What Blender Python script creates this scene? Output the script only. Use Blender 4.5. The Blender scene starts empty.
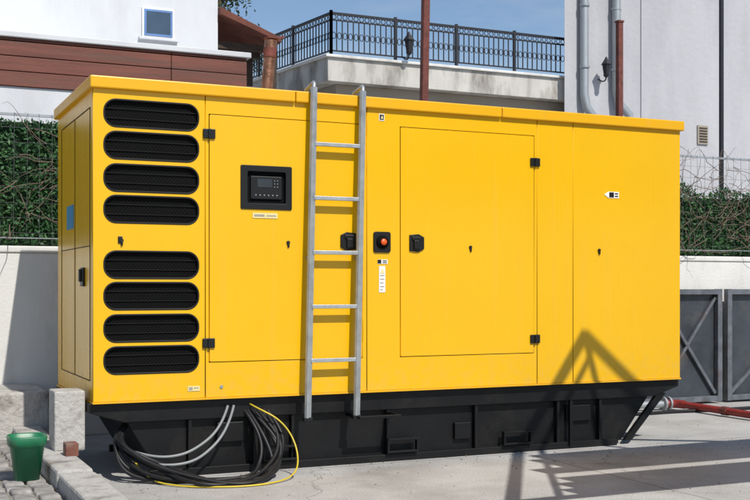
import bpy, bmesh, math, random
from mathutils import Vector, Matrix
random.seed(7)
S=bpy.context.scene
C=S.collection
S.view_settings.view_transform='Standard'; S.view_settings.look='None'; S.view_settings.exposure=0

# ---------------------------------------------------------------- materials
def mat(name,col,rough=0.6,metal=0.0,var=0.15,vscale=3.0,bump=0.0,bscale=60.0,dirt=None,dscale=1.5,dlo=0.5,dhi=0.7,coat=0.0,spec=0.5,vstretch=None,bdist=0.01):
    m=bpy.data.materials.new(name); m.use_nodes=True
    nt=m.node_tree; N=nt.nodes; L=nt.links
    b=N['Principled BSDF']; b.inputs['Roughness'].default_value=rough; b.inputs['Metallic'].default_value=metal
    b.inputs['Coat Weight'].default_value=coat; b.inputs['Coat Roughness'].default_value=0.15
    b.inputs['Specular IOR Level'].default_value=spec
    tc=N.new('ShaderNodeTexCoord'); src=tc.outputs['Object']
    if vstretch:
        mp=N.new('ShaderNodeMapping'); mp.inputs['Scale'].default_value=vstretch; L.new(src,mp.inputs[0]); vsrc=mp.outputs[0]
    else: vsrc=src
    n=N.new('ShaderNodeTexNoise'); n.inputs['Scale'].default_value=vscale; n.inputs['Detail'].default_value=4; n.inputs['Roughness'].default_value=0.6
    L.new(vsrc,n.inputs['Vector'])
    mr=N.new('ShaderNodeMapRange'); mr.inputs[1].default_value=0.3; mr.inputs[2].default_value=0.7
    mr.inputs[3].default_value=1-var; mr.inputs[4].default_value=1+var; L.new(n.outputs['Fac'],mr.inputs[0])
    mx=N.new('ShaderNodeMix'); mx.data_type='RGBA'; mx.blend_type='MULTIPLY'; mx.inputs[0].default_value=1
    mx.inputs[6].default_value=(*col,1); L.new(mr.outputs[0],mx.inputs[7]); out=mx.outputs[2]
    if dirt:
        n2=N.new('ShaderNodeTexNoise'); n2.inputs['Scale'].default_value=dscale; n2.inputs['Detail'].default_value=6; n2.inputs['Roughness'].default_value=0.65
        L.new(vsrc,n2.inputs['Vector'])
        m2=N.new('ShaderNodeMapRange'); m2.inputs[1].default_value=dlo; m2.inputs[2].default_value=dhi; L.new(n2.outputs['Fac'],m2.inputs[0])
        x2=N.new('ShaderNodeMix'); x2.data_type='RGBA'; L.new(m2.outputs[0],x2.inputs[0]); L.new(out,x2.inputs[6]); x2.inputs[7].default_value=(*dirt,1); out=x2.outputs[2]
    L.new(out,b.inputs['Base Color'])
    if bump>0:
        n3=N.new('ShaderNodeTexNoise'); n3.inputs['Scale'].default_value=bscale; n3.inputs['Detail'].default_value=2; L.new(src,n3.inputs['Vector'])
        bp=N.new('ShaderNodeBump'); bp.inputs['Strength'].default_value=bump; bp.inputs['Distance'].default_value=bdist
        L.new(n3.outputs['Fac'],bp.inputs['Height']); L.new(bp.outputs[0],b.inputs['Normal'])
    return m
M={}
def yellow_mat(name,col,rough):
    m=mat(name,col,rough,0,0.03,1.2,0.25,1.7,spec=.42,bdist=.012)
    nt=m.node_tree; N=nt.nodes; L=nt.links; b=N['Principled BSDF']
    cur=b.inputs['Base Color'].links[0].from_socket
    tc=N.new('ShaderNodeTexCoord'); sp=N.new('ShaderNodeSeparateXYZ'); L.new(tc.outputs['Object'],sp.inputs[0])
    # road dust splashed near the bottom edge
    mr=N.new('ShaderNodeMapRange'); mr.inputs[1].default_value=.48; mr.inputs[2].default_value=.85; mr.inputs[3].default_value=1; mr.inputs[4].default_value=0; L.new(sp.outputs['Z'],mr.inputs[0])
    n=N.new('ShaderNodeTexNoise'); n.inputs['Scale'].default_value=14; n.inputs['Detail'].default_value=5; n.inputs['Roughness'].default_value=.75; L.new(tc.outputs['Object'],n.inputs[0])
    m2=N.new('ShaderNodeMapRange'); m2.inputs[1].default_value=.45; m2.inputs[2].default_value=.75; m2.inputs[4].default_value=.30; L.new(n.outputs['Fac'],m2.inputs[0])
    mu=N.new('ShaderNodeMath'); mu.operation='MULTIPLY'; L.new(mr.outputs[0],mu.inputs[0]); L.new(m2.outputs[0],mu.inputs[1])
    # faint vertical rain streaks
    mp=N.new('ShaderNodeMapping'); mp.inputs['Scale'].default_value=(16,16,.5); L.new(tc.outputs['Object'],mp.inputs[0])
    n4=N.new('ShaderNodeTexNoise'); n4.inputs['Scale'].default_value=1; n4.inputs['Detail'].default_value=3; L.new(mp.outputs[0],n4.inputs[0])
    m4=N.new('ShaderNodeMapRange'); m4.inputs[1].default_value=.58; m4.inputs[2].default_value=.8; m4.inputs[4].default_value=.10; L.new(n4.outputs['Fac'],m4.inputs[0])
    ad=N.new('ShaderNodeMath'); ad.operation='ADD'; L.new(mu.outputs[0],ad.inputs[0]); L.new(m4.outputs[0],ad.inputs[1])
    x=N.new('ShaderNodeMix'); x.data_type='RGBA'; L.new(ad.outputs[0],x.inputs[0]); L.new(cur,x.inputs[6]); x.inputs[7].default_value=(.42,.32,.16,1)
    L.new(x.outputs[2],b.inputs['Base Color'])
    mm=N.new('ShaderNodeMath'); mm.operation='MULTIPLY_ADD'; L.new(ad.outputs[0],mm.inputs[0]); mm.inputs[1].default_value=1.2; mm.inputs[2].default_value=rough; L.new(mm.outputs[0],b.inputs['Roughness'])
    return m
M['yellow']=yellow_mat('yellow_paint',(0.77,0.425,0.004),.27)
M['yellow2']=yellow_mat('yellow_roof_paint',(0.75,0.385,0.005),.34)
M['black']=mat('black_steel',(0.005,0.005,0.0055),0.5,0.0,0.3,6,0.1,40,dirt=(0.018,0.016,0.013),dscale=3,dlo=.52,dhi=.85,spec=.3)
M['gap']=mat('seam_black',(0.02,0.012,0.004),0.9)
M['plastic']=mat('black_plastic',(0.008,0.008,0.008),0.42,spec=.35)
M['mesh']=mat('vent_black',(0.004,0.004,0.004),0.8,spec=.1)
M['wire']=mat('vent_wire',(0.010,0.010,0.010),0.6,spec=.15)
M['alu']=mat('galvanised_steel',(0.40,0.42,0.43),0.45,0.55,0.2,12,0.1,60)
M['grey']=mat('grey_cable',(0.22,0.23,0.23),0.5)
M['white']=mat('label_white',(0.75,0.75,0.72),0.5)
M['lyel']=mat('label_cream',(0.72,0.62,0.30),0.5)
M['red']=mat('stop_button',(0.75,0.10,0.01),0.35)
M['blue']=mat('label_blue',(0.05,0.25,0.45),0.5)
M['lcd']=mat('display_glass',(0.03,0.035,0.04),0.15)
M['plaster']=mat('white_plaster',(0.66,0.65,0.62),0.9,0,0.08,1.5,0.3,40,dirt=(0.40,0.38,0.35),dscale=1.0,dlo=.50,dhi=.78,vstretch=(1.5,1.5,.5))
M['hwall']=mat('house_plaster',(0.60,0.61,0.63),0.9,0,0.05,1,0.2,60,dirt=(0.46,0.46,0.47),dscale=.6,dlo=.47,dhi=.8,vstretch=(1.4,1.4,.5))
M['gwall']=mat('grey_stucco',(0.44,0.44,0.46),0.95,0,0.07,0.8,0.8,9,dirt=(0.33,0.33,0.35),dscale=.45,dlo=.42,dhi=.72,vstretch=(1.2,1.2,.35))
M['conc']=mat('slab_concrete',(0.50,0.48,0.44),0.95,0,0.15,1.2,0.4,30,dirt=(0.20,0.18,0.16),dscale=1.3,dlo=.48,dhi=.70,vstretch=(1.5,1.5,.5))
M['beige']=mat('beige_wall',(0.33,0.29,0.24),0.95,0,0.12,.8,0.3,20)
M['iron']=mat('wrought_iron',(0.012,0.012,0.016),0.5)
M['rust']=mat('rusty_steel',(0.14,0.04,0.03),0.75,0.1,0.35,14,0.4,50)
M['exh']=mat('exhaust_steel',(0.26,0.13,0.08),0.45,0.7,0.5,14,0.3,50)
M['zinc']=mat('zinc_pipe',(0.34,0.36,0.38),0.45,0.4,0.1,2)
M['clad']=mat('red_cladding',(0.15,0.045,0.028),0.65,0,0.3,2.0,0.2,30,vstretch=(.4,1,6),dirt=(.10,.05,.035),dscale=1.5)
M['tile']=mat('roof_tile',(0.13,0.04,0.025),0.85,0,0.3,5,0.3,30)
M['wood']=mat('dark_wood',(0.05,0.03,0.02),0.8,0,0.3,5)
M['kerb']=mat('kerb_concrete',(0.46,0.44,0.41),0.95,0,0.2,5,0.8,45,dirt=(0.20,0.18,0.16),dscale=5,dlo=.46,dhi=.66)
M['cobble']=mat('cobble_stone',(0.30,0.28,0.26),0.95,0,0.3,7,0.8,45,dirt=(0.12,0.11,0.10),dscale=5,dlo=.46,dhi=.66)
M['brick']=mat('brick_red',(0.17,0.065,0.045),0.9,0,0.3,12,0.5,50,dirt=(.2,.16,.13),dscale=9)
M['green']=mat('green_plastic',(0.012,0.15,0.065),0.38,0,0.12,9,dirt=(.06,.12,.07),dscale=12,dlo=.5,dhi=.8)
M['soil']=mat('soil',(0.05,0.035,0.025),0.95,0,0.3,30,0.8,60)
M['cable']=mat('cable_rubber',(0.010,0.010,0.011),0.5,0,0.3,20,spec=.4)
M['ycable']=mat('earth_cable',(0.60,0.45,0.03),0.45)
M['panel']=mat('grey_steel_panel',(0.050,0.058,0.070),0.5,0.3,0.3,3,0.2,25,dirt=(0.11,0.10,0.09),dscale=2.5,dlo=.5,dhi=.75)
M['frame']=mat('panel_frame_steel',(0.13,0.14,0.16),0.5,0.3,0.35,9,dirt=(.12,.07,.045),dscale=5,dlo=.55,dhi=.75)
M['rpipe']=mat('red_pipe_paint',(0.24,0.025,0.02),0.5,0,0.25,8)
M['glass']=mat('window_glass',(0.05,0.08,0.12),0.08)
M['wframe']=mat('window_frame_blue',(0.10,0.20,0.42),0.5)
M['twig']=mat('twig_bark',(0.17,0.12,0.09),0.9,0,0.4,20)
M['bark']=mat('bark',(0.09,0.065,0.045),0.95,0,0.3,8,0.6,20)
M['stone']=mat('pebble',(0.22,0.20,0.17),0.95,0,0.5,25)
M['fwire']=mat('fence_wire',(0.10,0.11,0.11),0.6,.3)

def leafmat(name,c1,c2,c3):
    m=bpy.data.materials.new(name); m.use_nodes=True; nt=m.node_tree; N=nt.nodes; L=nt.links; b=N['Principled BSDF']
    b.inputs['Roughness'].default_value=0.6
    g=N.new('ShaderNodeNewGeometry'); r=N.new('ShaderNodeValToRGB')
    r.color_ramp.elements[0].color=(*c1,1); r.color_ramp.elements[1].color=(*c3,1); e=r.color_ramp.elements.new(.5); e.color=(*c2,1)
    L.new(g.outputs['Random Per Island'],r.inputs[0]); L.new(r.outputs[0],b.inputs['Base Color'])
    return m
M['hedge']=leafmat('hedge_leaf',(0.015,0.06,0.018),(0.035,0.12,0.035),(0.07,0.17,0.05))
M['leaf']=leafmat('tree_leaf',(0.015,0.03,0.012),(0.035,0.06,0.02),(0.07,0.09,0.03))
M['dry']=leafmat('dry_leaf',(0.10,0.06,0.03),(0.2,0.13,0.06),(0.28,0.2,0.09))

def ground_mat():
    m=mat('yard_concrete',(0.42,0.41,0.395),0.92,0,0.12,0.9,0.4,55,dirt=(0.28,0.265,0.245),dscale=0.8,dlo=.45,dhi=.70)
    nt=m.node_tree; N=nt.nodes; L=nt.links; b=N['Principled BSDF']
    cur=b.inputs['Base Color'].links[0].from_socket
    tc=N.new('ShaderNodeTexCoord')
    wn=N.new('ShaderNodeTexNoise'); wn.inputs['Scale'].default_value=3; wn.inputs['Detail'].default_value=3; L.new(tc.outputs['Object'],wn.inputs[0])
    ad=N.new('ShaderNodeVectorMath'); ad.operation='MULTIPLY_ADD'; L.new(wn.outputs['Color'],ad.inputs[0]); ad.inputs[1].default_value=(.03,.03,0); L.new(tc.outputs['Object'],ad.inputs[2])
    br=N.new('ShaderNodeTexBrick'); br.inputs['Scale'].default_value=1; br.inputs['Brick Width'].default_value=3.1; br.inputs['Row Height'].default_value=2.6
    br.inputs['Mortar Size'].default_value=0.006; br.inputs['Color1'].default_value=(1,1,1,1); br.inputs['Color2'].default_value=(.9,.9,.9,1); br.inputs['Mortar'].default_value=(.45,.43,.4,1); br.offset=0
    L.new(ad.outputs[0],br.inputs['Vector'])
    mx=N.new('ShaderNodeMix'); mx.data_type='RGBA'; mx.blend_type='MULTIPLY'; mx.inputs[0].default_value=1; L.new(cur,mx.inputs[6]); L.new(br.outputs['Color'],mx.inputs[7])
    v=N.new('ShaderNodeTexVoronoi'); v.feature='DISTANCE_TO_EDGE'; v.inputs['Scale'].default_value=0.45
    ad2=N.new('ShaderNodeVectorMath'); ad2.operation='MULTIPLY_ADD'; L.new(wn.outputs['Color'],ad2.inputs[0]); ad2.inputs[1].default_value=(.5,.5,0); L.new(tc.outputs['Object'],ad2.inputs[2]); L.new(ad2.outputs[0],v.inputs['Vector'])
    mr=N.new('ShaderNodeMapRange'); mr.inputs[1].default_value=0; mr.inputs[2].default_value=.003; mr.inputs[3].default_value=.65; mr.inputs[4].default_value=1; L.new(v.outputs['Distance'],mr.inputs[0])
    m3=N.new('ShaderNodeMix'); m3.data_type='RGBA'; m3.blend_type='MULTIPLY'; m3.inputs[0].default_value=1; L.new(mx.outputs[2],m3.inputs[6]); L.new(mr.outputs[0],m3.inputs[7])
    sp=N.new('ShaderNodeTexNoise'); sp.inputs['Scale'].default_value=90; sp.inputs['Detail'].default_value=2; L.new(tc.outputs['Object'],sp.inputs[0])
    ms=N.new('ShaderNodeMapRange'); ms.inputs[1].default_value=.3; ms.inputs[2].default_value=.7; ms.inputs[3].default_value=.82; ms.inputs[4].default_value=1.18; L.new(sp.outputs['Fac'],ms.inputs[0])
    m4=N.new('ShaderNodeMix'); m4.data_type='RGBA'; m4.blend_type='MULTIPLY'; m4.inputs[0].default_value=1; L.new(m3.outputs[2],m4.inputs[6]); L.new(ms.outputs[0],m4.inputs[7])
    L.new(m4.outputs[2],b.inputs['Base Color'])
    return m
M['ground']=ground_mat()

# ---------------------------------------------------------------- helpers
def link(o,parent=None):
    C.objects.link(o)
    if parent: o.parent=parent
    return o
def empty(name,loc=(0,0,0)):
    e=bpy.data.objects.new(name,None); e.empty_display_size=.2; C.objects.link(e); return e
def bevel(o,w,seg=2):
    if w>0:
        md=o.modifiers.new('b','BEVEL'); md.width=w; md.segments=seg; md.limit_method='ANGLE'
def addbox(bm,lo,hi,mtx=None):
    vs=[]
    for z in (lo[2],hi[2]):
        for x,y in ((lo[0],lo[1]),(hi[0],lo[1]),(hi[0],hi[1]),(lo[0],hi[1])):
            v=Vector((x,y,z)); 
            if mtx: v=mtx@v
            vs.append(bm.verts.new(v))
    for f in ((3,2,1,0),(4,5,6,7),(0,1,5,4),(1,2,6,5),(2,3,7,6),(3,0,4,7)): bm.faces.new([vs[i] for i in f])
def boxes(name,lst,m,parent=None,bw=0.0):
    bm=bmesh.new()
    for b in lst: addbox(bm,*b)
    me=bpy.data.meshes.new(name); bm.to_mesh(me); bm.free(); me.materials.append(m)
    o=bpy.data.objects.new(name,me); link(o,parent); bevel(o,bw); return o
def box(name,lo,hi,m,parent=None,bw=0.0): return boxes(name,[(lo,hi)],m,parent,bw)
def addbar(bm,p,q,w,d=None):
    p=Vector(p);q=Vector(q);d=d or w; v=q-p; L=v.length
    mt=Matrix.Translation(p)@v.to_track_quat('Z','X').to_matrix().to_4x4()
    addbox(bm,(-w/2,-d/2,0),(w/2,d/2,L),mt)
def bars(name,lst,m,parent=None,bw=0):
    bm=bmesh.new()
    for b in lst: addbar(bm,*b)
    me=bpy.data.meshes.new(name); bm.to_mesh(me); bm.free(); me.materials.append(m)
    o=bpy.data.objects.new(name,me); link(o,parent); bevel(o,bw); return o
def poly(name,verts,faces,m,parent=None,bw=0):
    me=bpy.data.meshes.new(name); me.from_pydata(verts,[],faces); me.materials.append(m)
    bm=bmesh.new(); bm.from_mesh(me); bmesh.ops.recalc_face_normals(bm,faces=bm.faces); bm.to_mesh(me); bm.free()
    o=bpy.data.objects.new(name,me); link(o,parent); bevel(o,bw); return o
def prism(name,pts,y0,y1,m,parent=None,bw=0):
    n=len(pts); v=[(x,y0,z) for x,z in pts]+[(x,y1,z) for x,z in pts]
    f=[list(range(n)),list(range(2*n-1,n-1,-1))]+[[i,(i+1)%n,(i+1)%n+n,i+n] for i in range(n)]
    return poly(name,v,f,m,parent,bw)
def tomesh(cu,name,m,parent=None,smooth=True,mtx=None):
    t=bpy.data.objects.new('tmp',cu); C.objects.link(t)
    bpy.context.view_layer.update()
    dg=bpy.context.evaluated_depsgraph_get(); me=bpy.data.meshes.new_from_object(t.evaluated_get(dg))
    if mtx: me.transform(mtx)
    bpy.data.objects.remove(t); me.materials.clear(); me.materials.append(m); me.name=name
    if smooth:
        for p in me.polygons: p.use_smooth=True
    o=bpy.data.objects.new(name,me); link(o,parent); return o
def tubes(name,paths,r,m,parent=None,smoothpath=False,res=6,br=3):
    cu=bpy.data.curves.new(name,'CURVE'); cu.dimensions='3D'; cu.bevel_depth=r; cu.bevel_resolution=br; cu.use_fill_caps=True; cu.resolution_u=res
    for pts in paths:
        if smoothpath:
            sp=cu.splines.new('NURBS'); sp.points.add(len(pts)-1); sp.order_u=4; sp.use_endpoint_u=True
        else:
            sp=cu.splines.new('POLY'); sp.points.add(len(pts)-1)
        for i,p in enumerate(pts):
            sp.points[i].co=(p[0],p[1],p[2],1)
            if len(p)>3: sp.points[i].radius=p[3]
    return tomesh(cu,name,m,parent)
def rrect(x0,z0,x1,z1,r,n=6):
    pts=[]
    for cx,cz,a in ((x1-r,z1-r,0),(x0+r,z1-r,90),(x0+r,z0+r,180),(x1-r,z0+r,270)):
        for i in range(n+1):
            t=math.radians(a+90*i/n); pts.append((cx+r*math.cos(t),cz+r*math.sin(t)))
    return pts
ROT=Matrix.Rotation(math.radians(90),4,'X')
def plate(name,outer,holes,y,th,m,parent=None,bv=0.002):
    cu=bpy.data.curves.new(name,'CURVE'); cu.dimensions='2D'; cu.fill_mode='BOTH'; cu.extrude=th/2-bv; cu.bevel_depth=bv; cu.bevel_resolution=1; cu.offset=-bv
    for pts in [outer]+holes:
        sp=cu.splines.new('POLY'); sp.points.add(len(pts)-1); sp.use_cyclic_u=True
        for i,p in enumerate(pts): sp.points[i].co=(p[0],p[1],0,1)
    return tomesh(cu,name,m,parent,False,Matrix.Translation((0,y+th/2,0))@ROT)
def loft(name,rings,m,parent=None,cap0=True,cap1=False,smooth=True):
    n=len(rings[0]); v=[p for r in rings for p in r]; f=[]
    for k in range(len(rings)-1):
        for i in range(n):
            f.append([k*n+i,k*n+(i+1)%n,(k+1)*n+(i+1)%n,(k+1)*n+i])
    if cap0: f.append(list(range(n))[::-1])
    if cap1: f.append([(len(rings)-1)*n+i for i in range(n)])
    o=poly(name,v,f,m,parent)
    if smooth:
        for p in o.data.polygons: p.use_smooth=True
    return o
def circ(c,r,n=20,axis='z'):
    out=[]
    for i in range(n):
        t=2*math.pi*i/n; a=r*math.cos(t); b=r*math.sin(t)
        out.append((c[0]+a,c[1]+b,c[2]) if axis=='z' else (c[0]+a,c[1],c[2]+b))
    return out

# ---------------------------------------------------------------- ground
def sheet(name,x0,y0,x1,y1,z,m):
    return poly(name,[(x0,y0,z),(x1,y0,z),(x1,y1,z),(x0,y1,z)],[[0,1,2,3]],m)
sheet('ground',-300,-300,300,300,0,M['ground'])

# ---------------------------------------------------------------- generator
G=empty('diesel_generator')
L_=4.515; W=1.40; Z0=.50; ZT=2.43; TH=.03
box('cabinet_body',(.004,TH+.006,Z0),(L_-.004,W,ZT),M['yellow'],G,.004)
box('seam_backing',(.01,TH-.002,Z0+.01),(L_-.01,TH+.004,ZT-.01),M['gap'],G)
g=.0025
slots=[2.281,2.083,1.882,1.688,1.344,1.150,.950,.752]
def slotpts(z,e=0): return rrect(.066-e,z-.084-e,.660+e,z+.084+e,.074+e,8)
R=lambda x0,z0,x1,z1:[(x0,z0),(x1,z0),(x1,z1),(x0,z1)]
plate('louvre_panel',R(0,Z0,.705-g,ZT),[slotpts(z)[::-1] for z in slots],0,TH,M['yellow'],G)
dz0,dz1=.722,2.314
plate('panel_b',R(.705+g,Z0,1.835-g,ZT),[R(.728,dz0,1.806,dz1)[::-1]],0,TH,M['yellow'],G)
plate('control_door',rrect(.728+.005,dz0+.005,1.806-.005,dz1-.005,.008,2),[rrect(.945,1.716,1.286,1.992,.012,3)[::-1]],-.002,TH,M['yellow'],G)
plate('panel_c',R(1.835+g,Z0,3.200-g,ZT),[R(2.085,dz0,3.176,dz1)[::-1]],0,TH,M['yellow'],G)
plate('service_door',rrect(2.085+.005,dz0+.005,3.176-.005,dz1-.005,.008,2),[],-.002,TH,M['yellow'],G)
plate('panel_d',R(3.200+g,Z0,3.515-g,ZT),[],0,TH,M['yellow'],G)
plate('panel_e',R(3.515+g,Z0,L_,ZT),[],0,TH,M['yellow'],G)
for i,z in enumerate(slots):
    plate('louvre_rim_%d'%i,slotpts(z,.005),[slotpts(z,-.006)[::-1]],-.004,.012,M['plastic'],G,.002)
boxes('vent_back',[((.06,.022,z-.09),(.665,.0265,z+.09)) for z in slots],M['mesh'],G)
wl=[]
for z in slots:
    hz=.079
    for i in range(-3,26):
        xa=.075+i*.0235
        x0=xa; x1=xa+.133
        if x0<.075 or x1>.655: continue
        for s in (1,-1): wl.append(((x0,.019,z-hz*s*.95),(x1,.019,z+hz*s*.95),.002))
    for dzz in (-.03,.03): wl.append(((.07,.014,z+dzz),(.656,.014,z+dzz),.005))
bars('vent_mesh',wl,M['wire'],G)
for i,(a,b) in enumerate(((-.022,1.308),(1.312,2.886),(2.890,L_+.022))):
    box('roof_section_%d'%i,(a,-.030,ZT-.005),(b,W+.03,2.50),M['yellow2'],G,.008)
box('roof_top',( .05,.05,2.50),(L_-.05,W-.05,2.515),M['yellow2'],G,.004)
box('bottom_flange',(-.004,-.008,Z0-.012),(L_+.004,W,Z0-.0005),M['yellow2'],G)
box('control_bezel_back',(.95,.018,1.72),(1.281,.0265,1.987),M['mesh'],G)
plate('control_bezel',rrect(.938,1.712,1.290,1.998,.010,4),[rrect(.985,1.752,1.246,1.958,.01,3)[::-1]],-.010,.014,M['plastic'],G,.003)
box('controller',(1.01,.004,1.78),(1.225,.018,1.93),M['plastic'],G,.004)
box('controller_screen',(1.055,.0015,1.858),(1.155,.0045,1.912),M['lcd'],G)
bl=[((1.04+i*.029,.001,1.803),(1.048+i*.029,.0045,1.810)) for i in range(6)]+[((1.17+i*.02,.001,1.86+j*.02),(1.176+i*.02,.0045,1.865+j*.02)) for i in range(2) for j in range(3)]
boxes('controller_buttons',bl,M['zinc'],G)
box('control_label',(1.02,-.006,1.655),(1.19,-.0015,1.69),M['lyel'],G)
boxes('control_label_print',[((1.03,-.007,1.665),(1.10,-.0058,1.680)),((1.115,-.007,1.668),(1.18,-.0058,1.676))],M['beige'],G)
for i,(x,z) in enumerate(((.728,2.185),(.725,.848),(3.178,2.118),(3.178,.828))):
    boxes('hinge_%d'%i,[((x-.040,-.016,z-.031),(x+.040,-.0025,z+.031)),((x-.008,-.026,z-.032),(x+.008,-.014,z+.032))],M['plastic'],G,.004)
def latch(i,x,z,s):
    plate('latch_plate_%d'%i,[(x-s*.050,z-.055),(x-s*.050,z+.055),(x+s*.02,z+.062),(x+s*.062,z+.04),(x+s*.062,z-.04),(x+s*.02,z-.062)][::s],[], -.014,.012,M['plastic'],G,.003)
    boxes('latch_handle_%d'%i,[((x-.022,-.030,z-.045),(x+.022,-.012,z+.02)),((x-.035,-.024,z+.018),(x+.035,-.012,z+.045))],M['plastic'],G,.006)
latch(0,1.700,1.515,-1); latch(1,2.205,1.512,1)
plate('stop_housing',rrect(1.882,1.443,2.010,1.585,.016,4),[],-.012,.0125,M['plastic'],G,.003)
loft('stop_collar',[circ((1.946,-.013,1.514),.046,24,'y'),circ((1.946,-.022,1.514),.044,24,'y')],M['mesh'],G,True,True)
loft('stop_button',[circ((1.946,-.022,1.514),.018,20,'y'),circ((1.946,-.030,1.514),.017,20,'y'),circ((1.946,-.036,1.514),.023,20,'y'),circ((1.946,-.043,1.514),.020,20,'y')],M['red'],G,True,True)
for i,(x,z) in enumerate(((.172,1.492),(1.265,1.497),(2.640,1.487),(3.748,1.482))):
    plate('lock_%d'%i,rrect(x-.012,z-.012,x+.012,z+.014,.011,4),[],-.010,.008,M['plastic'],G,.002)
    box('lock_tail_%d'%i,(x-.005,-.011,z-.030),(x+.008,-.003,z),M['plastic'],G,.002)
box('pull_tab',(.150,-.008,1.475),(.178,0,1.520),M['plastic'],G,.004)
def label(n,x0,z0,x1,z1,m,marks=(),mm='plastic',y=-.0035):
    box(n,(x0,y,z0),(x1,y+.003,z1),M[m],G)
    if marks: boxes(n+'_print',[((x0+a*(x1-x0),y-.001,z0+b*(z1-z0)),(x0+c*(x1-x0),y+.0003,z0+d*(z1-z0))) for a,b,c,d in marks],M[mm],G)
label('arrow_label',1.915,1.365,1.990,1.395,'white',((0,.1,.35,.95),(.5,.2,.9,.4),(.5,.6,.9,.8)))
label('warning_label',1.925,1.170,1.972,1.350,'white',((.15,.62,.85,.66),(.15,.48,.85,.52),(.15,.34,.7,.38),(.15,.2,.85,.24),(.15,.08,.6,.12)),'beige')
prism('warning_triangle',[(1.932,1.30),(1.966,1.30),(1.949,1.338)],-.0055,-.0036,M['lyel'],G)
label('exhaust_label',1.925,2.345,1.965,2.393,'white',((.12,.12,.88,.88),)); prism('exhaust_mark',[(1.937,2.358),(1.955,2.358),(1.946,2.384)],-.0065,-.0046,M['lyel'],G)
prism('direction_arrow',[(3.795,1.905),(3.835,1.880),(3.835,1.930)],-.004,-.0005,M['white'],G)
label('direction_label',3.835,1.880,3.93,1.928,'white',((.05,.1,.5,.9),(.6,.2,.9,.4),(.6,.6,.9,.8)))
label('rating_plate',.590,.545,.668,.577,'lyel',((.1,.2,.4,.8),(.5,.5,.9,.7)),'beige')
plate('plug_0',rrect(.80,.555,.822,.577,.010,4),[],-.006,.005,M['alu'],G,.001)
boxes('side_seams',[((.0005,.12,.62),(.0035,.125,2.32)),((.0005,1.22,.62),(.0035,1.225,2.32)),((.0005,.12,2.32),(.0035,1.225,2.325)),((.0005,.12,.62),(.0035,1.225,.625)),((.0005,.67,.62),(.0035,.675,2.32)),((.0005,.12,1.46),(.0035,1.225,1.465))],M['gap'],G)
boxes('side_latch',[((-.012,.30,1.21),(.004,.40,1.33)),((-.028,.33,1.24),(-.01,.37,1.32))],M['plastic'],G,.004)
box('side_sticker',(-.001,.72,1.60),(.004,.98,1.76),M['blue'],G)
BY=.09
prism('skid_upper_rail',[(-.02,.488),(L_+.02,.488),(L_+.02,.43),(4.30,.36),(.20,.36),(-.02,.43)],BY-.05,W-.04,M['black'],G,.004)
prism('skid_tank_wall',[(.22,.36),(4.28,.36),(4.02,.03),(.42,.03)],BY,W-.09,M['black'],G,.006)
boxes('skid_bottom_rail',[((.36,BY-.045,0.0),(3.95,BY+.01,.05)),((.36,W-.1,0),(3.95,W-.05,.05))],M['black'],G,.003)
rb=[]
for x in (.62,1.32,2.02,2.72,3.42,3.80): rb.append(((x-.012,BY-.04,.045),(x+.012,BY+.01,.36)))
boxes('skid_ribs',rb,M['black'],G,.002)
rb=[]
for x in (1.22,2.12,3.05):
    rb+=[((x-.12,BY-.075,.06),(x+.12,BY-.04,.075)),((x-.12,BY-.075,.145),(x+.12,BY-.04,.16)),((x-.12,BY-.075,.0755),(x-.105,BY-.04,.1445)),((x+.105,BY-.075,.0755),(x+.12,BY-.04,.1445))]
boxes('fork_pockets',rb,M['black'],G,.002)
prism('skid_end_gusset',[(4.02,.03),(4.08,.03),(4.42,.38),(4.34,.38)],BY-.04,BY-.01,M['black'],G)
boxes('skid_step',[((1.72,-.14,.325),(2.03,-.115,.345)),((1.72,-.115,.325),(1.74,BY,.345)),((2.01,-.115,.325),(2.03,BY,.345))],M['black'],G,.003)
boxes('drain_boxes',[((2.55,BY-.03,.12),(2.68,BY,.24)),((.80,BY-.035,.2),(.98,BY,.33)),((3.5,BY-.03,.20),(3.72,BY,.32))],M['black'],G,.006)
bars('brace_rods',[((3.52,BY-.05,.36),(3.52,BY-.05,.02),.025),((1.05,BY-.05,.40),(1.05,BY-.05,.05),.03)],M['black'],G)
tubes('exhaust_pipe',[[(1.345,.70,2.5),(1.385,.70,2.90)]],.042,M['exh'],G,br=6)
tubes('exhaust_collar',[[(1.380,.70,2.86),(1.386,.70,2.93)]],.048,M['rust'],G,br=6)
tubes('exhaust_tip',[[(1.386,.70,2.93),(1.392,.70,2.985)]],.045,M['exh'],G,br=6)
tubes('exhaust_flange',[[(1.345,.70,2.505),(1.345,.70,2.53)]],.08,M['exh'],G,br=6)
loft('exhaust_flap',[circ((1.392,.70,2.992),.052,20),circ((1.394,.70,3.0),.054,20)],M['rust'],G,True,True)
bars('exhaust_counterweight',[((1.42,.70,3.0),(1.49,.70,3.02),.018)],M['rust'],G)

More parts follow.
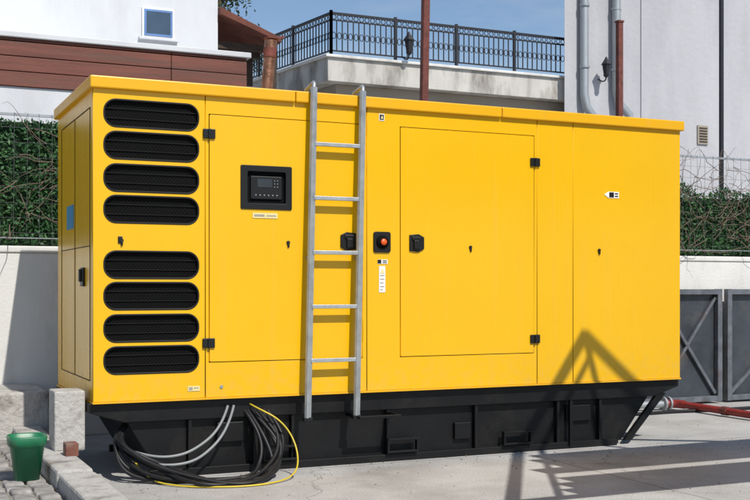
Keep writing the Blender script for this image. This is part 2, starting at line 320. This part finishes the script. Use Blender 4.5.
# ---------------------------------------------------------------- ladder
LD=empty('hook_ladder')
lt=[(1.428,-.055,2.50),(1.781,-.055,2.50)]; lb=[(1.372,-.085,.345),(1.722,-.085,.345)]
bars('rail_left',[(lb[0],(lt[0][0],-.055,2.53),.045,.024)],M['alu'],LD,.003)
bars('rail_right',[(lb[1],(lt[1][0],-.055,2.53),.045,.024)],M['alu'],LD,.003)
rg=[]
for z in (2.152,1.795,1.435,1.077,.722):
    t=(z-.345)/(2.50-.345); xa=lb[0][0]+t*(lt[0][0]-lb[0][0]); xb=lb[1][0]+t*(lt[1][0]-lb[1][0]); y=lb[0][1]+t*(.03)
    rg.append(((xa+.012,y,z),(xb-.012,y,z),.026,.026))
bars('rungs',rg,M['alu'],LD,.003)
tubes('hooks',[[(x,-.055,2.50),(x,-.055,2.55),(x+.01,-.02,2.565),(x+.02,.14,2.545),(x+.02,.16,2.52)] for x in (1.428,1.781)],.013,M['alu'],LD)
boxes('feet',[((lb[i][0]-.03,-.10,.325),(lb[i][0]+.03,-.07,.350)) for i in (0,1)],M['plastic'],LD,.003)
bars('standoffs',[((1.40,-.07,1.4),(1.40,-.003,1.4),.02),((1.75,-.07,1.4),(1.75,-.003,1.4),.02)],M['alu'],LD)

# ---------------------------------------------------------------- cables
CB=empty('power_cables')
ps=[]
for i in range(8):
    j=lambda s:random.uniform(-s,s)
    ps.append([(.96+.022*i,.12,.45),(1.00+.022*i,-.02+j(.01),.36),(1.13+.012*i+j(.07),-.10+j(.05),.20),(1.08+j(.10),-.18-.02*i,.05),(.92+j(.10),-.26-.03*i+j(.06),.015),(.60+j(.10),-.26-.035*i+j(.06),.015),(.35+j(.09),-.10+j(.09),.02+.014*i),(.17+j(.06),.0+j(.06),.10+.024*i),(.16+j(.05),.12,.27),(.30,.2,.40)])
tubes('cable_bundle',ps,.0125,M['cable'],CB,True,res=8)
tubes('grey_cables',[[(.86,.02,.44),(.80,-.03,.30),(.66,-.06,.20),(.50,-.10,.14),(.32,-.06,.15),(.2,.08,.2)],[(.90,.02,.44),(.84,-.04,.28),(.70,-.08,.16),(.56,-.14,.10),(.38,-.12,.10),(.25,.05,.12)]],.009,M['grey'],CB,True,res=8)
tubes('earth_wire',[[(1.00,.10,.46),(1.03,-.06,.42),(1.15,-.10,.38),(1.27,-.14,.22),(1.24,-.30,.03),(1.05,-.46,.008),(.8,-.52,.008),(.55,-.42,.008),(.40,-.3,.01),(.30,-.1,.02),(.28,.1,.1)]],.0055,M['ycable'],CB,True,res=8)

# ---------------------------------------------------------------- boundary wall + fence + hedge
WY=2.30
BW=empty('boundary_wall')
box('wall_body',(-9,WY,0),(16,WY+.22,1.48),M['plaster'],BW,.01)
box('coping',(-9,WY-.012,1.4805),(16,WY+.235,1.535),M['plaster'],BW,.012)
FN=empty('wire_fence')
fb=[]
FY=WY+.05
x=-4.0
while x<9.6:
    fb.append(((x,FY,1.53),(x,FY,2.60),.035)); x+=1.7
bars('posts',fb,M['zinc'],FN)
bars('top_rail',[((-4,FY,2.585),(9.5,FY,2.585),.020),((-4,FY,1.60),(9.5,FY,1.60),.008)],M['zinc'],FN)
fb=[]
x=-4.0
while x<9.5: fb.append(((x,FY-.02,1.56),(x+random.uniform(-.012,.012),FY-.02,2.60),.0022)); x+=.10
z=1.64
while z<2.6: fb.append(((-4,FY-.024,z),(9.5,FY-.024,z),.0022)); z+=.12
bars('wires',fb,M['fwire'],FN)
def leaves(name,pts_fn,n,size,m,parent=None):
    vs=[];fs=[]
    for i in range(n):
        c=Vector(pts_fn()); s=size*random.uniform(.6,1.3)
        a=Vector((random.gauss(0,1),random.gauss(0,1),random.gauss(0,1))).normalized()
        b=a.cross(Vector((random.gauss(0,1),random.gauss(0,1),random.gauss(0,1)))).normalized()
        k=len(vs); vs+= [c-a*s,c+b*s*.45,c+a*s,c-b*s*.45]; fs.append((k,k+1,k+2,k+3))
    me=bpy.data.meshes.new(name); me.from_pydata([tuple(v) for v in vs],[],fs); me.materials.append(m)
    o=bpy.data.objects.new(name,me); link(o,parent); return o
HG=empty('hedge')
def hp():
    x=random.choice((random.uniform(-2.0,.5),random.uniform(5.3,9.2)))
    top=2.56 if x<2 else 2.36+.13*math.sin(x*2.3+1)+.05*math.sin(x*9)
    return (x,WY+.13+random.gauss(0,.035)+.03*math.sin(x*9)*math.sin(x*5.3),random.uniform(1.56,top))
leaves('hedge_leaves',hp,36000,.021,M['hedge'],HG)
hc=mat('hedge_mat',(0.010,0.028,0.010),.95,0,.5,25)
box('hedge_core',(-2.6,WY+.15,1.54),(4.8,WY+.19,2.54),hc,HG)
box('hedge_core_low',(4.801,WY+.15,1.54),(9.5,WY+.19,2.16),hc,HG)
def twigs(x0,x1,zlo,zhi,n,up):
    P=[]
    for i in range(n):
        p=Vector((random.uniform(x0,x1),WY-.0+random.uniform(-.05,.08),random.uniform(zlo,zhi))); d=Vector((random.uniform(-1,1),random.uniform(-.2,.2),random.uniform(-.4,up))).normalized()
        pts=[]; m=random.randint(8,18)
        for k in range(m):
            pts.append((p.x,p.y,p.z,1.0-.75*k/m)); d=(d+Vector((random.gauss(0,.22),random.gauss(0,.1),random.gauss(0,.22)))).normalized(); p=p+d*.05
            if p.y>WY+.1: p.y=WY+.08
            if p.z<1.58: p.z=1.58
            if p.z>2.68: p.z=2.66; d.z=-abs(d.z)
        P.append(pts)
    return P
VN=empty('bare_vine')
tubes('vine_stems',twigs(5.2,9.2,1.6,2.5,240,.6)+twigs(-1.6,.3,1.7,2.5,40,.3),.0040,M['twig'],VN,br=1)

# ---------------------------------------------------------------- steel panels leaning at the wall
for k,(xa,xb) in enumerate(((4.70,6.86),(6.93,9.1))):
    P=empty('steel_formwork_panel')
    y=2.19
    box('sheet',(xa+.02,y,.04),(xb-.02,y+.012,1.17),M['panel'],P)
    bb=[((xa+.03,y-.03,.02),(xa+.03,y-.03,1.19),.06),((xb-.03,y-.03,.02),(xb-.03,y-.03,1.19),.06),((xa+.06,y-.032,1.16),(xb-.06,y-.032,1.16),.055),((xa+.06,y-.032,.05),(xb-.06,y-.032,.05),.055)]
    xm=(xa+xb)/2+.25
    bb.append(((xm,y-.025,.08),(xm,y-.025,1.13),.04))
    bb+= [((xm+.02,y-.02,1.12),(xb-.07,y-.02,.10),.035),((xm-.02,y-.02,1.12),(xa+.07,y-.02,.10),.035),((xm+.03,y-.022,.12),(xb-.07,y-.022,1.10),.03)]
    bars('frame',bb,M['frame'],P,.003)

# ---------------------------------------------------------------- ground pipes
RP=empty('water_pipe')
tubes('red_pipe',[[(5.98,1.83,.06),(6.02,1.5,.055),(6.02,.9,.05),(6.06,-.2,.05)]],.034,M['rpipe'],RP)
tubes('grey_pipe',[[(4.75,1.90,.06),(5.85,1.84,.06)]],.036,M['zinc'],RP)
tubes('flanges',[[(5.84,1.84,.065),(5.86,1.84,.065)],[(5.90,1.84,.065),(5.92,1.84,.065)]],.068,M['zinc'],RP,br=5)
tubes('elbow',[[(5.86,1.84,.062),(5.95,1.835,.062),(5.99,1.79,.062),(6.0,1.70,.06)]],.042,M['rpipe'],RP,True)
tubes('coupling',[[(6.02,1.2,.053),(6.02,1.12,.053)],[(6.03,.62,.053),(6.03,.56,.053)]],.042,M['rust'],RP)
tubes('hose',[[(5.0,1.6,.02),(5.3,1.5,.02),(5.7,1.62,.02),(6.3,1.45,.02),(6.9,1.55,.02),(7.6,1.4,.02)]],.016,M['cable'],RP,True)

# ---------------------------------------------------------------- left kerb, paving, step, blocks, bucket
box('concrete_step',(-3.5,1.50,0),(-.04,WY-.002,.44),M['kerb'],None,.015)
K=empty('low_kerb_wall')
yy=-4.6; i=0
while yy<1.45:
    h=.19+random.uniform(-.012,.012); x0=-.31+random.uniform(-.008,.008)
    box('kerb_stone_%d'%i,(x0,yy,0),(x0+.20,min(yy+.98,1.49),h),M['kerb'],K,.016); yy+=.99; i+=1
bm=bmesh.new()
for a in range(-16,0):
    for b in range(-36,12):
        cx=-.325+(a+.5)*.125+random.uniform(-.006,.006); cy=(b+.5)*.125+(a%2)*.06; h=.115+random.uniform(-.01,.006)
        if cy<1.42:
            mt=Matrix.Translation((cx,cy,0))@Matrix.Rotation(random.uniform(-.06,.06),4,'Z')@Matrix.Rotation(random.uniform(-.03,.03),4,'X')
            addbox(bm,(-.054,-.054,0.02),(.054,.054,h),mt)
me=bpy.data.meshes.new('cobble_pavement'); bm.to_mesh(me); bm.free(); me.materials.append(M['cobble']); o=link(bpy.data.objects.new('cobble_pavement',me)); bevel(o,.014)
box('pavement_bed',(-2.4,-4.6,.004),(-.33,1.49,.095),M['stone'])
box('concrete_block',(-.215,.10,.195),(-.03,.33,.565),M['kerb'],None,.01)
box('red_brick',(-.185,-.14,.195),(-.11,-.03,.275),M['brick'],None,.006)
BK=empty('green_bucket')
def sq(cx,cy,z,r,n=32,e=4.0):
    out=[]
    for i in range(n):
        t=2*math.pi*i/n; c,s=math.cos(t),math.sin(t); k=(abs(c)**e+abs(s)**e)**(-1/e); out.append((cx+r*k*c,cy+r*k*s,z))
    return out
bx,by,bz=-.435,-.36,.118
loft('bucket_shell',[sq(bx,by,bz,.066),sq(bx,by,bz+.19,.092),sq(bx,by,bz+.195,.103),sq(bx,by,bz+.245,.107),sq(bx,by,bz+.250,.103),sq(bx,by,bz+.245,.096),sq(bx,by,bz+.05,.07)],M['green'],BK,True,True)
loft('bucket_contents',[sq(bx,by,bz+.12,.078),sq(bx,by,bz+.14,.04)],M['soil'],BK,False,True)

bm=bmesh.new()
for i in range(420):
    if random.random()<.5: x=random.uniform(-.08,5); y=random.gauss(-.15,.25)
    else: x=random.uniform(-.05,7); y=random.uniform(-4,1.2)
    if -.02<x<4.5 and y>.02: continue
    s=random.uniform(.002,.007)
    bmesh.ops.create_icosphere(bm,subdivisions=1,radius=s,matrix=Matrix.Translation((x,y,s*.4))@Matrix.Diagonal((1,random.uniform(.6,1.4),.6,1)))
me=bpy.data.meshes.new('gravel'); bm.to_mesh(me); bm.free(); me.materials.append(M['stone']); link(bpy.data.objects.new('gravel',me))
leaves('fallen_leaves',lambda:(random.uniform(-.1,6.5),random.choice((random.gauss(0,.15),random.uniform(.5,1.9))),random.uniform(.004,.008)),30,.012,M['dry'])

# ---------------------------------------------------------------- left buildings
TB=empty('clad_terrace_wall')
box('lower_wall',(-10,6.0,0),(2.91,8.99,3.44),M['hwall'],TB)
bl=[];z=3.445
while z<3.95:
    x=-10
    while x<2.9:
        x1=min(x+2.4,2.93); bl.append(((x,5.97+random.uniform(-.004,.004),z),(x1-.006,6.05,min(z+.16,3.975)))); x+=2.4
    z+=.168
boxes('cladding_planks',bl,M['clad'],TB,.006)
boxes('cladding_back',[((-10,6.02,3.441),(2.91,8.98,3.976))],M['wood'],TB)
box('coping',(-10,5.93,3.98),(2.97,9.0,4.045),M['hwall'],TB,.01)
HH=empty('white_house')
box('house_wall',(-12,9.0,0),(3.46,17,7.6),M['hwall'],HH)
box('window_frame',(2.33,8.965,4.80),(2.80,8.999,5.24),M['white'],HH,.005)
boxes('window_sash',[((2.36,8.955,4.83),(2.77,8.964,4.86)),((2.36,8.955,5.18),(2.77,8.964,5.21)),((2.36,8.955,4.861),(2.39,8.964,5.179)),((2.74,8.955,4.861),(2.77,8.964,5.179))],M['wframe'],HH)
box('window_pane',(2.391,8.958,4.862),(2.739,8.963,5.178),M['glass'],HH)
box('window_sill',(2.28,8.90,4.765),(2.85,8.999,4.799),M['hwall'],HH)
prism('eave_roof',[(3.47,5.24),(4.42,4.90),(4.42,4.97),(3.47,5.34)],8.9,12.5,M['tile'],HH,.0)
boxes('eave_beams',[((3.47,9.2+i*.5,4.80),(4.35,9.27+i*.5,4.90)) for i in range(7)],M['wood'],HH)
boxes('eave_posts',[((4.28,9.0,0),(4.38,9.1,4.80)),((3.47,9.9,4.40),(4.3,9.95,4.86))],M['wood'],HH)
boxes('roof_parapet',[((-12.2,8.85,7.6),(3.6,17.1,7.75))],M['conc'],HH)

# ---------------------------------------------------------------- terrace building with railing
T=empty('terrace_building')
A=(7.43,14.43);B=(6.89,18.08);Bf=(6.2,22.7);Rr=(13.6,14.43);Rb=(13.6,22.7)
def slab(name,pl,z0,z1,m,par=None):
    n=len(pl); v=[(x,y,z0) for x,y in pl]+[(x,y,z1) for x,y in pl]
    return poly(name,v,[list(range(n)),list(range(n,2*n))]+[[i,(i+1)%n,(i+1)%n+n,i+n] for i in range(n)],m,par or T,.01)
slab('terrace_slab',[A,Rr,Rb,Bf],5.50,5.99,M['conc'])
slab('slab_edge_lip',[(A[0]-.06,A[1]-.06),(Rr[0],Rr[1]-.06),Rb,(Bf[0]-.06,Bf[1])],5.992,6.05,M['plaster'])
slab('storey_walls',[(A[0]+.3,A[1]+.3),(Rr[0],Rr[1]+.3),Rb,(Bf[0]+.3,Bf[1])],0,5.498,M['beige'])
RL=empty('terrace_railing')
rb=[];rings=[]
def rail(p,q):
    p=Vector((*p,0));q=Vector((*q,0));d=q-p;L=d.length;u=d/L
    for z,w in ((6.94,.05),(6.80,.028),(6.16,.028)): rb.append((p+Vector((0,0,z)),q+Vector((0,0,z)),w))
    n=int(L/.125)
    for i in range(n+1):
        c=p+u*(i*L/n); rb.append((c+Vector((0,0,6.16)),c+Vector((0,0,6.80)),.020))
        if i<n:
            c2=c+u*(L/n/2); r=.05
            rings.append([tuple(c2+u*(r*math.cos(t*math.pi/5))+Vector((0,0,6.868+r*math.sin(t*math.pi/5)))) for t in range(11)])
            rings.append([tuple(c2+u*(.045*math.cos(t*math.pi/5))+Vector((0,0,6.48+.07*math.sin(t*math.pi/5)))) for t in range(11)])
    m=max(1,round(L/1.55))
    for i in range(m+1):
        c=p+u*(i*L/m); rb.append((c+Vector((0,0,6.04)),c+Vector((0,0,7.0)),.055))
ins=.12
rail((A[0]+ins,A[1]+ins),(13.5,A[1]+ins)); rail((A[0]+ins,A[1]+ins),(Bf[0]+ins,Bf[1]-.1))
bars('rails_and_balusters',rb,M['iron'],RL)
tubes('scroll_rings',rings,.009,M['iron'],RL,br=0)

def lantern(x,y,z,s=1.0):
    E=empty('wall_lantern')
    def hx(r,zz): return [(x+r*math.cos(i*math.pi/3),y+r*math.sin(i*math.pi/3),zz) for i in range(6)]
    loft('lantern_body',[hx(.06*s,z),hx(.10*s,z+.24*s)],M['iron'],E,True,True,False)
    loft('lantern_cap',[hx(.13*s,z+.242*s),hx(.05*s,z+.35*s),hx(.012*s,z+.42*s)],M['iron'],E,True,True,False)
    loft('lantern_base',[hx(.02*s,z-.06*s),hx(.075*s,z-.002*s)],M['iron'],E,True,True,False)
    tubes('lantern_bracket',[[(x,y,z-.05*s),(x,y+.02,z-.14*s),(x,y+.12,z-.16*s),(x,y+.3,z-.04*s)]],.015,M['iron'],E,True)
lantern(9.20,14.22,6.20,1.05); lantern(14.05,13.90,6.05,1.0)

RBd=empty('stucco_building')
slab('main_wall',[(13.12,14.2),(42,14.2),(42,24),(20.5,24)],0,13,M['gwall'],RBd)
box('wall_pilaster',(15.25,14.17,0),(42,14.199,13),M['gwall'],RBd)
boxes('vent_grille',[((16.9,14.13,4.66),(17.22,14.168,5.12))],M['beige'],RBd,.01)
boxes('vent_slats',[((16.94,14.118,4.71+i*.065),(17.18,14.128,4.74+i*.065)) for i in range(6)],M['wood'],RBd)
tubes('downpipes',[[(13.57,14.07,13),(13.57,14.07,5.6),(13.60,14.02,5.3),(13.85,14.0,5.0),(13.9,14.0,4.2)],[(14.45,14.05,13),(14.45,14.05,5.75),(14.49,14.0,5.45),(14.75,13.98,5.2),(14.8,13.98,2)]],.10,M['zinc'],RBd,br=6)
tubes('pipe_clips',[[(x,14.06,z),(x,14.06,z+.05)] for x in (13.57,14.45) for z in (6.2,7.6,9.0)],.118,M['zinc'],RBd,br=6)
tubes('wall_cable',[[(13.3,14.18,9),(14.0,14.16,8.6),(15.2,14.15,8.5),(19,14.15,8.6),(24,14.15,8.4)]],.014,M['iron'],RBd,True)

def pole(name,x,y,h,w,m,lean=0):
    P=empty(name); bars('shaft',[((x,y,0),(x+lean,y,h),w)],m,P,.006); box('base_plate',(x-.12,y-.12,0.001),(x+.12,y+.12,.02),m,P); box('cap',(x+lean-w*.6,y-w*.6,h),(x+lean+w*.6,y+w*.6,h+.02),m,P)
pole('rusty_steel_post',3.62,2.75,4.6,.068,M['rust'],.09)
pole('rusty_steel_post',6.01,2.75,4.02,.06,M['rust'],.0)
pole('thin_black_pole',7.40,2.75,6.2,.04,M['iron'],.0)

def tree(x,y,h,r,n):
    E=empty('evergreen_tree')
    tubes('trunk',[[(x,y,0,1),(x+.1,y,h*.5,.7),(x,y,h*.95,.25)]],.18,M['bark'],E)
    cl=[]; br=[]
    for i in range(26):
        t=random.uniform(.45,1.0); a=random.uniform(0,6.28); rr=r*(1.15-t*.75)*random.uniform(.4,1)
        c=(x+rr*math.cos(a),y+rr*math.sin(a),h*t+random.uniform(-.2,.2)); cl.append(c); br.append([(x,y,h*t*.9,1),(c[0],c[1],c[2],.3)])
    tubes('limbs',br,.05,M['bark'],E,br=1)
    def f():
        c=random.choice(cl); return tuple(c[k]+random.gauss(0,.30) for k in range(3))
    leaves('crown',f,n,.07,M['leaf'],E)
tree(8.1,24.5,11.2,2.0,9000); tree(5.2,27,10.0,2.2,7000)

# ---------------------------------------------------------------- unseen A-frame and boards, added beside the viewpoint to cast shadows
GT=empty('shadow_frame')
y=-3.4
bars('shadow_frame_bars',[((2.30,y,2.13),(4.13,y,4.79),.06),((2.62,y,2.13),(4.16,y,4.60),.035),((4.13,y,4.79),(5.6,y,3.55),.05),((4.13,y,4.79),(4.42,y,3.8),.04),((2.30,y,0),(2.30,y,2.13),.08),((5.6,y,0),(5.6,y,3.55),.08),((3.6,y,3.75),(7.4,y,3.75),.06),((7.4,y,0),(7.4,y,3.75),.08),((2.3,y,2.13),(7.4,y,2.13),.06)],M['rust'],GT)  # bars placed so an A-shaped shadow falls on cabinet and yard
sl=[];z=2.17;k=0
while z<3.65:
    hh=random.uniform(.15,.24)
    if k!=3: sl.append(((2.80+(z-2.2)*.5+random.uniform(-.12,.12),y-.015,z),(7.3,y+.015,z+hh)))
    z+=hh+.004; k+=1
boxes('shadow_boards',sl,M['wood'],GT)  # unseen boards, added only to shade the yard at lower right

# ---------------------------------------------------------------- light, sky, camera
d=Vector((-.15,1.0,-1.16))
sd=bpy.data.lights.new('sun','SUN'); sd.energy=4.6; sd.angle=math.radians(.45); sd.color=(1,.96,.89)
so=bpy.data.objects.new('sun',sd); C.objects.link(so); so.rotation_euler=d.to_track_quat('-Z','Y').to_euler(); so.location=(2,-10,12)
w=bpy.data.worlds.new('World'); S.world=w; w.use_nodes=True; nt=w.node_tree; N=nt.nodes; Lk=nt.links
bg=N['Background']; sky=N.new('ShaderNodeTexSky'); sky.sky_type='NISHITA'; sky.sun_disc=False
sky.sun_elevation=math.asin(1.16/d.length); sky.sun_rotation=math.atan2(.15,-1.0)
sky.air_density=1.0; sky.dust_density=.3; sky.ozone_density=2.5
tc=N.new('ShaderNodeTexCoord'); mp=N.new('ShaderNodeMapping'); mp.inputs['Scale'].default_value=(1.5,1.5,5); Lk.new(tc.outputs['Generated'],mp.inputs[0])
n=N.new('ShaderNodeTexNoise'); n.inputs['Scale'].default_value=2.2; n.inputs['Detail'].default_value=6; n.inputs['Roughness'].default_value=.6; Lk.new(mp.outputs[0],n.inputs[0])
mr=N.new('ShaderNodeMapRange'); mr.inputs[1].default_value=.45; mr.inputs[2].default_value=.75; mr.inputs[3].default_value=0; mr.inputs[4].default_value=.4; Lk.new(n.outputs['Fac'],mr.inputs[0])
mx=N.new('ShaderNodeMix'); mx.data_type='RGBA'; Lk.new(mr.outputs[0],mx.inputs[0]); Lk.new(sky.outputs[0],mx.inputs[6]); mx.inputs[7].default_value=(6,6.4,6.8,1)
Lk.new(mx.outputs[2],bg.inputs[0]); bg.inputs[1].default_value=.115

cam=bpy.data.cameras.new('camera'); co=bpy.data.objects.new('camera',cam); C.objects.link(co); S.camera=co
co.location=(-1.259,-6.890,1.2); co.rotation_euler=(math.radians(90),0,-math.atan2(.4163,.9092))
cam.sensor_width=36; cam.lens=53.28; cam.shift_y=38/750; cam.clip_end=2000; cam.clip_start=.05
